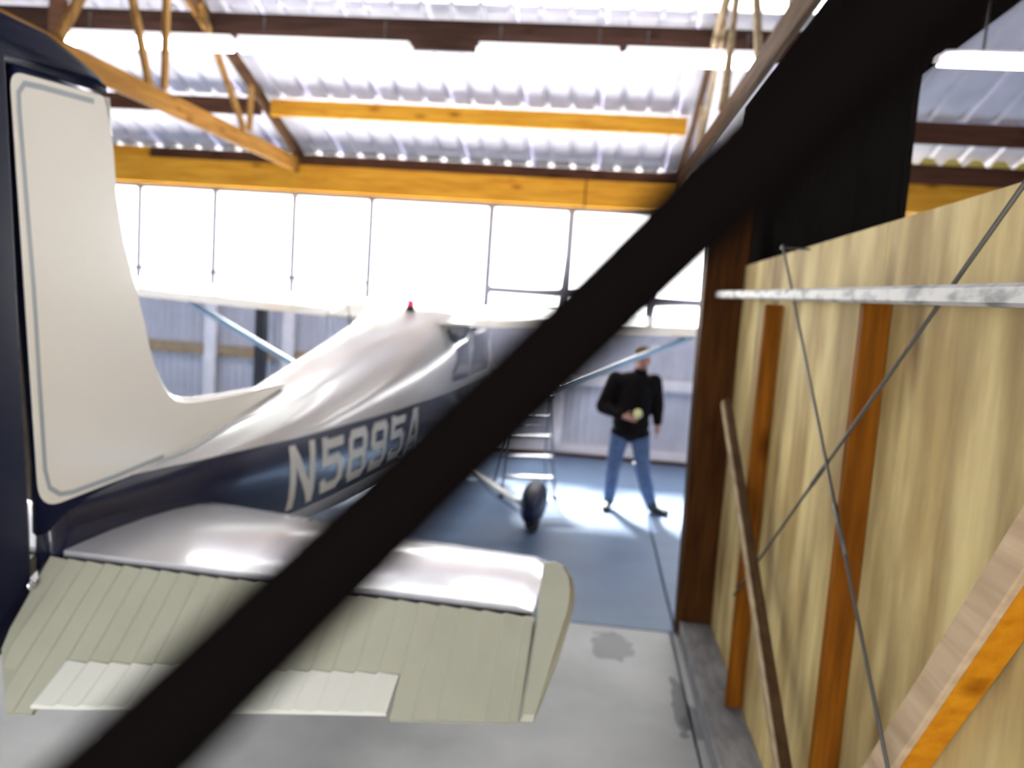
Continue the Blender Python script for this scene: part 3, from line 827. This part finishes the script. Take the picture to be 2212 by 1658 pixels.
# centre section roof fairing, beacon and whip antenna
bcn = empty('beacon', (.05, 4.22, 2.0)); bcn.parent = plane
cyl = lambda r0, r1, z0, z1, n=14: [[(r * math.cos(2 * math.pi * k / n), r * math.sin(2 * math.pi * k / n), z) for k in range(n)] for r, z in ((r0, z0), (r1, z1))]
link('base', loft_mesh(cyl(.045, .04, -.03, .03)), M_dsteel, bcn, smooth=False)
link('lens', ellipsoid_mesh((0, 0, .04), (.036, .036, .05), 16), M_red, bcn, smooth=True)
tube('antenna', [(-.30, 3.74, 1.80), (-.31, 3.70, 1.95), (-.33, 3.62, 2.12)], [.012, .005, .003], M_dsteel, plane, 8)
box('antenna_base', -.325, -.285, 3.70, 3.78, 1.77, 1.815, M_dsteel, plane)

# --- landing gear
def main_gear(sd):
    r_ = []
    for q in np.linspace(0, 1, 9):
        x = .30 + .80 * q; z = .74 - .50 * q ** .85; wd = .10 - .04 * q
        r_.append([(sd * x, 4.80 + wd * cy, z + .016 * cz) for cy, cz in ((-1, 0), (-.7, 1), (.7, 1), (1, 0), (.7, -1), (-.7, -1))])
    leg = link('gear_leg', loft_mesh(r_), M_cream, plane, smooth=True)
    tube('brake_line', [(sd * .55, 4.70, .58), (sd * .8, 4.66, .36), (sd * 1.06, 4.72, .2)], .006, M_dsteel, leg, 6)
    bm = bmesh.new(); tr = []
    for i in range(28):
        a = 2 * math.pi * i / 28; ring = []
        for k in range(10):
            b = 2 * math.pi * k / 10; rr_ = .145 + .055 * math.cos(b)
            ring.append(bm.verts.new((sd * 1.18 + .062 * math.sin(b), 4.80 + rr_ * math.cos(a), .20 + rr_ * math.sin(a))))
        tr.append(ring)
    for i in range(28):
        for k in range(10): bm.faces.new((tr[i][k], tr[(i + 1) % 28][k], tr[(i + 1) % 28][(k + 1) % 10], tr[i][(k + 1) % 10]))
    link('tyre', bm_mesh(bm), M_tyre, plane, smooth=True)
    hub = loft_mesh([[(sd * 1.18 + x, 4.80 + .1 * math.cos(a), .20 + .1 * math.sin(a)) for a in [2 * math.pi * j / 16 for j in range(16)]] for x in (-.05, .05)])
    link('hub', hub, M_chrome, plane)
    # wheel fairing: teardrop open at the bottom
    r_ = []
    for y, wd, zt, zb in ((-.52, .02, .30, .27), (-.42, .055, .37, .20), (-.25, .095, .445, .13), (-.05, .118, .475, .105), (.15, .118, .46, .10), (.32, .095, .41, .12), (.42, .06, .35, .16), (.47, .02, .29, .22)):
        zc, hh = (zt + zb) / 2, (zt - zb) / 2
        r_.append([(sd * 1.18 + wd * math.copysign(abs(math.cos(a)) ** .85, math.cos(a)), 4.80 + y, zc + hh * math.copysign(abs(math.sin(a)) ** .85, math.sin(a))) for a in [2 * math.pi * j / 20 for j in range(20)]])
    wp = link('wheel_fairing', loft_mesh(r_), M_navy, plane, smooth=True)
    link('fairing_bolt', ellipsoid_mesh((sd * 1.18 - .03, 4.80 - .40, .25), (.012, .012, .012), 10), M_chrome, wp, smooth=True)
for sd in (1, -1): main_gear(sd)
tube('nose_leg', [(0, 6.75, .72), (0, 6.85, .22)], .03, M_chrome, plane, 10)
bm = bmesh.new(); bmesh.ops.create_cone(bm, cap_ends=True, segments=24, radius1=.17, radius2=.17, depth=.11, matrix=Matrix.Translation((0, 6.85, .17)) @ Matrix.Rotation(math.pi / 2, 4, 'Y'))
bmesh.ops.bevel(bm, geom=[e for e in bm.edges if len(e.link_faces) == 2 and e.calc_face_angle(0) > 1], offset=.03, segments=3, affect='EDGES')
link('nose_tyre', bm_mesh(bm), M_tyre, plane, smooth=True)

# ------------------------------------------------------------------ step ladder behind the wheel
lad = tag(empty('step_ladder', (-.66, 8.75, 0), math.radians(14)), 'small aluminium step ladder behind the airplane wheel', 'ladder')
for sx in (-.30, .30):
    beam('front_rail', (sx, -.28, .0), (sx * .72, .02, 1.12), .055, .022, M_alu, lad, side=(0, 1, 0))
    beam('rear_leg', (sx * 1.04, .40, .0), (sx * .66, .06, 1.10), .030, .022, M_alu, lad, side=(0, 1, 0))
    box('foot', sx - .03, sx + .03, -.315, -.245, 0, .03, M_tyre, lad)
for k in range(1, 5):
    q = k / 5; y = -.28 + .30 * q; hx = .30 - .084 * q
    box('step', -hx, hx, y - .05, y + .05, 1.12 * q - .012, 1.12 * q + .012, M_alu, lad)
box('top_cap', -.24, .24, -.05, .12, 1.11, 1.14, M_alu, lad)
for z, q in ((.35, .32), (.75, .68)):
    tube('rear_bar', [(-.31 + .11 * q, .40 - .34 * q, z), (.31 - .11 * q, .40 - .34 * q, z)], .010, M_alu, lad, 8)

# ------------------------------------------------------------------ person
def blob(parts, voxel, name, m, parent, smooth_it=4):
    """union of tapered limbs and ellipsoids fused to one continuous skin"""
    bm = bmesh.new()
    for p in parts:
        if p[0] == 'e': me = ellipsoid_mesh(p[1], p[2], 20)
        else:
            a, b = Vector(p[1]), Vector(p[2]); ra, rb = p[3], p[4]
            d = (b - a).normalized()
            me = tube_mesh([a - d * ra * .8, a - d * ra * .5, a, a.lerp(b, .5), b, b + d * rb * .5, b + d * rb * .8], [ra * .45, ra * .82, ra, (ra + rb) / 2 * (p[5] if len(p) > 5 else 1), rb, rb * .82, rb * .45], 14)
        bm.from_mesh(me); bpy.data.meshes.remove(me)
    me = bm_mesh(bm); o = bpy.data.objects.new('tmp', me); COL.objects.link(o)
    md = o.modifiers.new('r', 'REMESH'); md.mode = 'VOXEL'; md.voxel_size = voxel; md.use_smooth_shade = True
    if smooth_it:
        sm_ = o.modifiers.new('s', 'SMOOTH'); sm_.factor = .5; sm_.iterations = smooth_it
    dg = bpy.context.evaluated_depsgraph_get(); dg.update()
    out = bpy.data.meshes.new_from_object(o.evaluated_get(dg))
    bpy.data.objects.remove(o); bpy.data.meshes.remove(me)
    out.materials.clear()
    return link(name, out, m, parent, smooth=True)
per = tag(empty('person', (.45, 8.35, 0)), 'person in dark jacket and blue jeans walking on the floor by the far wall', 'person')
# joints relative to (.45, 8.35): x right in the photo, -y towards the camera
neck, head = (.05, .0, 1.46), (.065, -.03, 1.615)
shL, shR = (-.19, .0, 1.40), (.20, .02, 1.405)
elL, elR = (-.31, -.02, 1.10), (.265, .05, 1.14)
wrL, wrR = (-.09, -.24, 1.04), (.275, -.02, .955)
hipL, hipR = (-.10, 0, .86), (.10, .0, .86)
knL, knR = (-.15, -.03, .47), (.16, -.06, .47)
anL, anR = (-.165, .03, .09), (.285, -.02, .09)
bp = [('t', (0, 0, .88), (.0, 0, 1.05), .135, .145), ('t', (0, 0, 1.05), (.02, 0, 1.34), .145, .155), ('e', (.01, 0, 1.36), (.20, .11, .11)),
      ('t', neck, (.06, -.015, 1.56), .058, .055), ('e', (.065, -.02, 1.64), (.076, .095, .105)), ('e', (.07, -.055, 1.575), (.058, .062, .06)),
      ('e', (.078, -.125, 1.605), (.013, .02, .022)), ('e', (-.012, -.01, 1.61), (.012, .02, .032)), ('e', (.142, -.01, 1.61), (.012, .02, .032)),
      ('e', (.076, -.108, 1.562), (.026, .014, .009))]
for sh, el_, wr_ in ((shL, elL, wrL), (shR, elR, wrR)):
    bp += [('t', sh, el_, .055, .042), ('t', el_, wr_, .042, .028)]
for hp_, kn, an in ((hipL, knL, anL), (hipR, knR, anR)):
    bp += [('t', hp_, kn, .085, .056), ('t', kn, an, .056, .04)]
# feet inside the shoes
bp += [('t', anL, (-.175, -.04, .05), .032, .024), ('t', anR, (.33, -.05, .05), .032, .024)]
def hand(wr, pdir, across, fdirs, thumb):
    """palm, four fingers with a knuckle bend, and a thumb from the side of the palm"""
    wr, d, ac = Vector(wr), Vector(pdir).normalized(), Vector(across).normalized()
    out = [('t', wr, wr + d * .075, .026, .030), ('e', wr + d * .055, (.034, .034, .030))]
    for i, (k, ln) in enumerate(((-1.5, .062), (-.5, .074), (.5, .07), (1.5, .055))):
        b0 = wr + d * .085 + ac * (k * .0175)
        d1 = (d + Vector(fdirs[0])).normalized(); d2 = (d + Vector(fdirs[1])).normalized()
        b1 = b0 + d1 * ln * .5; b2 = b1 + d2 * ln * .5
        out += [('t', b0 - d * .02, b1, .0095, .009), ('t', b1, b2, .009, .0075)]
    t0 = wr + d * .03 - ac * .026; t1 = t0 + Vector(thumb).normalized() * .035; t2 = t1 + (Vector(thumb).normalized() + d).normalized() * .03
    return out + [('t', t0, t1, .0125, .0105), ('t', t1, t2, .0105, .009)]
# bent arm: hand in front of the belly, gripping the yellow ball; the other hand hangs relaxed
bp += hand(wrL, (.9, -.15, -.10), (0, -.25, -1), ((.1, -.5, 0), (-.2, -1.2, 0)), (.3, -.6, .8))
bp += hand(wrR, (.06, -.12, -1), (-.15, -1, 0), ((-.15, -.05, 0), (-.5, -.1, 0)), (.0, -1, -.6))
body = blob(bp, .0085, 'body', M_skin, per, 3)
for sx in (.047, .103): link('eye', ellipsoid_mesh((sx, -.112, 1.638), (.010, .006, .006), 10), M_eye, body, smooth=True)
link('mouth', ellipsoid_mesh((.076, -.119, 1.560), (.02, .005, .004), 10), M_eye, body, smooth=True)
jk = [('e', (0, 0, .85), (.215, .18, .085)), ('e', (0, 0, .95), (.20, .17, .12)), ('t', (0, 0, .90), (0, 0, 1.08), .185, .195), ('t', (0, 0, 1.08), (.02, 0, 1.33), .195, .185), ('e', (.01, .0, 1.37), (.255, .15, .125)),
      ('t', neck, (.055, -.01, 1.495), .085, .075), ('t', shL, elL, .098, .080), ('t', elL, tuple(Vector(elL).lerp(Vector(wrL), .88)), .080, .055),
      ('t', shR, elR, .092, .070), ('t', elR, tuple(Vector(elR).lerp(Vector(wrR), .88)), .070, .050)]
blob(jk, .012, 'jacket', M_jacket, per, 5)
jn = [('e', (0, .01, .86), (.185, .145, .13)), ('t', hipL, knL, .108, .078), ('t', knL, (-.165, .025, .10), .076, .062), ('t', hipR, knR, .108, .078), ('t', knR, (.28, -.015, .10), .076, .062)]
blob(jn, .012, 'jeans', M_jean, per, 5)
for a, b in ((anL, (-.20, -.14)), (anR, (.43, -.10))):
    sh_ = [('t', (a[0], a[1] + .02, .055), (b[0], b[1], .042), .050, .040), ('e', (a[0], a[1], .095), (.062, .066, .065)), ('e', (b[0], b[1], .038), (.048, .052, .036))]
    blob(sh_, .009, 'shoe', M_shoe, per, 3)
cap = blob([('e', (.065, -.01, 1.705), (.092, .108, .065)), ('e', (.072, -.13, 1.688), (.075, .075, .012)), ('e', (.065, -.01, 1.675), (.088, .104, .03))], .008, 'cap', M_cap, per, 3)
blob([('e', (.065, .028, 1.635), (.083, .082, .075))], .009, 'hair', M_hair, per, 2)
tag(link('foam_ball', ellipsoid_mesh((.495, 8.065, 1.085), (.046, .046, .050), 20), M_ball, smooth=True), 'pale yellow ball held in the hand of the person', 'ball')

# ------------------------------------------------------------------ black cable stretched from the floor up to the roof, close to the camera
P0 = Vector((0, 0, 2.1)) + (fw + r2 * ((1126 - 1106) / 1700.0)) * .160
dirc = (r2 * .7193 + u2 * .6947).normalized()
k0 = -(P0.z - .03) / dirc.z; k1 = (4.42 - P0.z) / dirc.z
A = P0 + dirc * k0; B = P0 + dirc * k1
cb = tag(empty('strap_line', A), 'thick black strap stretched diagonally across the whole view, very close', 'strap')
qm = -k0 / (k1 - k0); LC = (B - A).length      # the strap is gathered to its narrowest where qm falls
qs = [0, .25] + [qm + d_ / LC for d_ in np.linspace(-.24, .24, 17)] + [.8, 1]
tube('strap', [(B - A) * q for q in qs], [.0093 + .0038 * min(1.0, (abs(q - qm) * LC / .17) ** 1.6) for q in qs], M_black, cb, 20)
box('floor_anchor', -.06, .06, -.05, .05, -.03, -.012, M_dsteel, cb)
tube('eye_bolt', [(0, 0, -.015), tuple((B - A).normalized() * .12)], .015, M_dsteel, cb, 10)
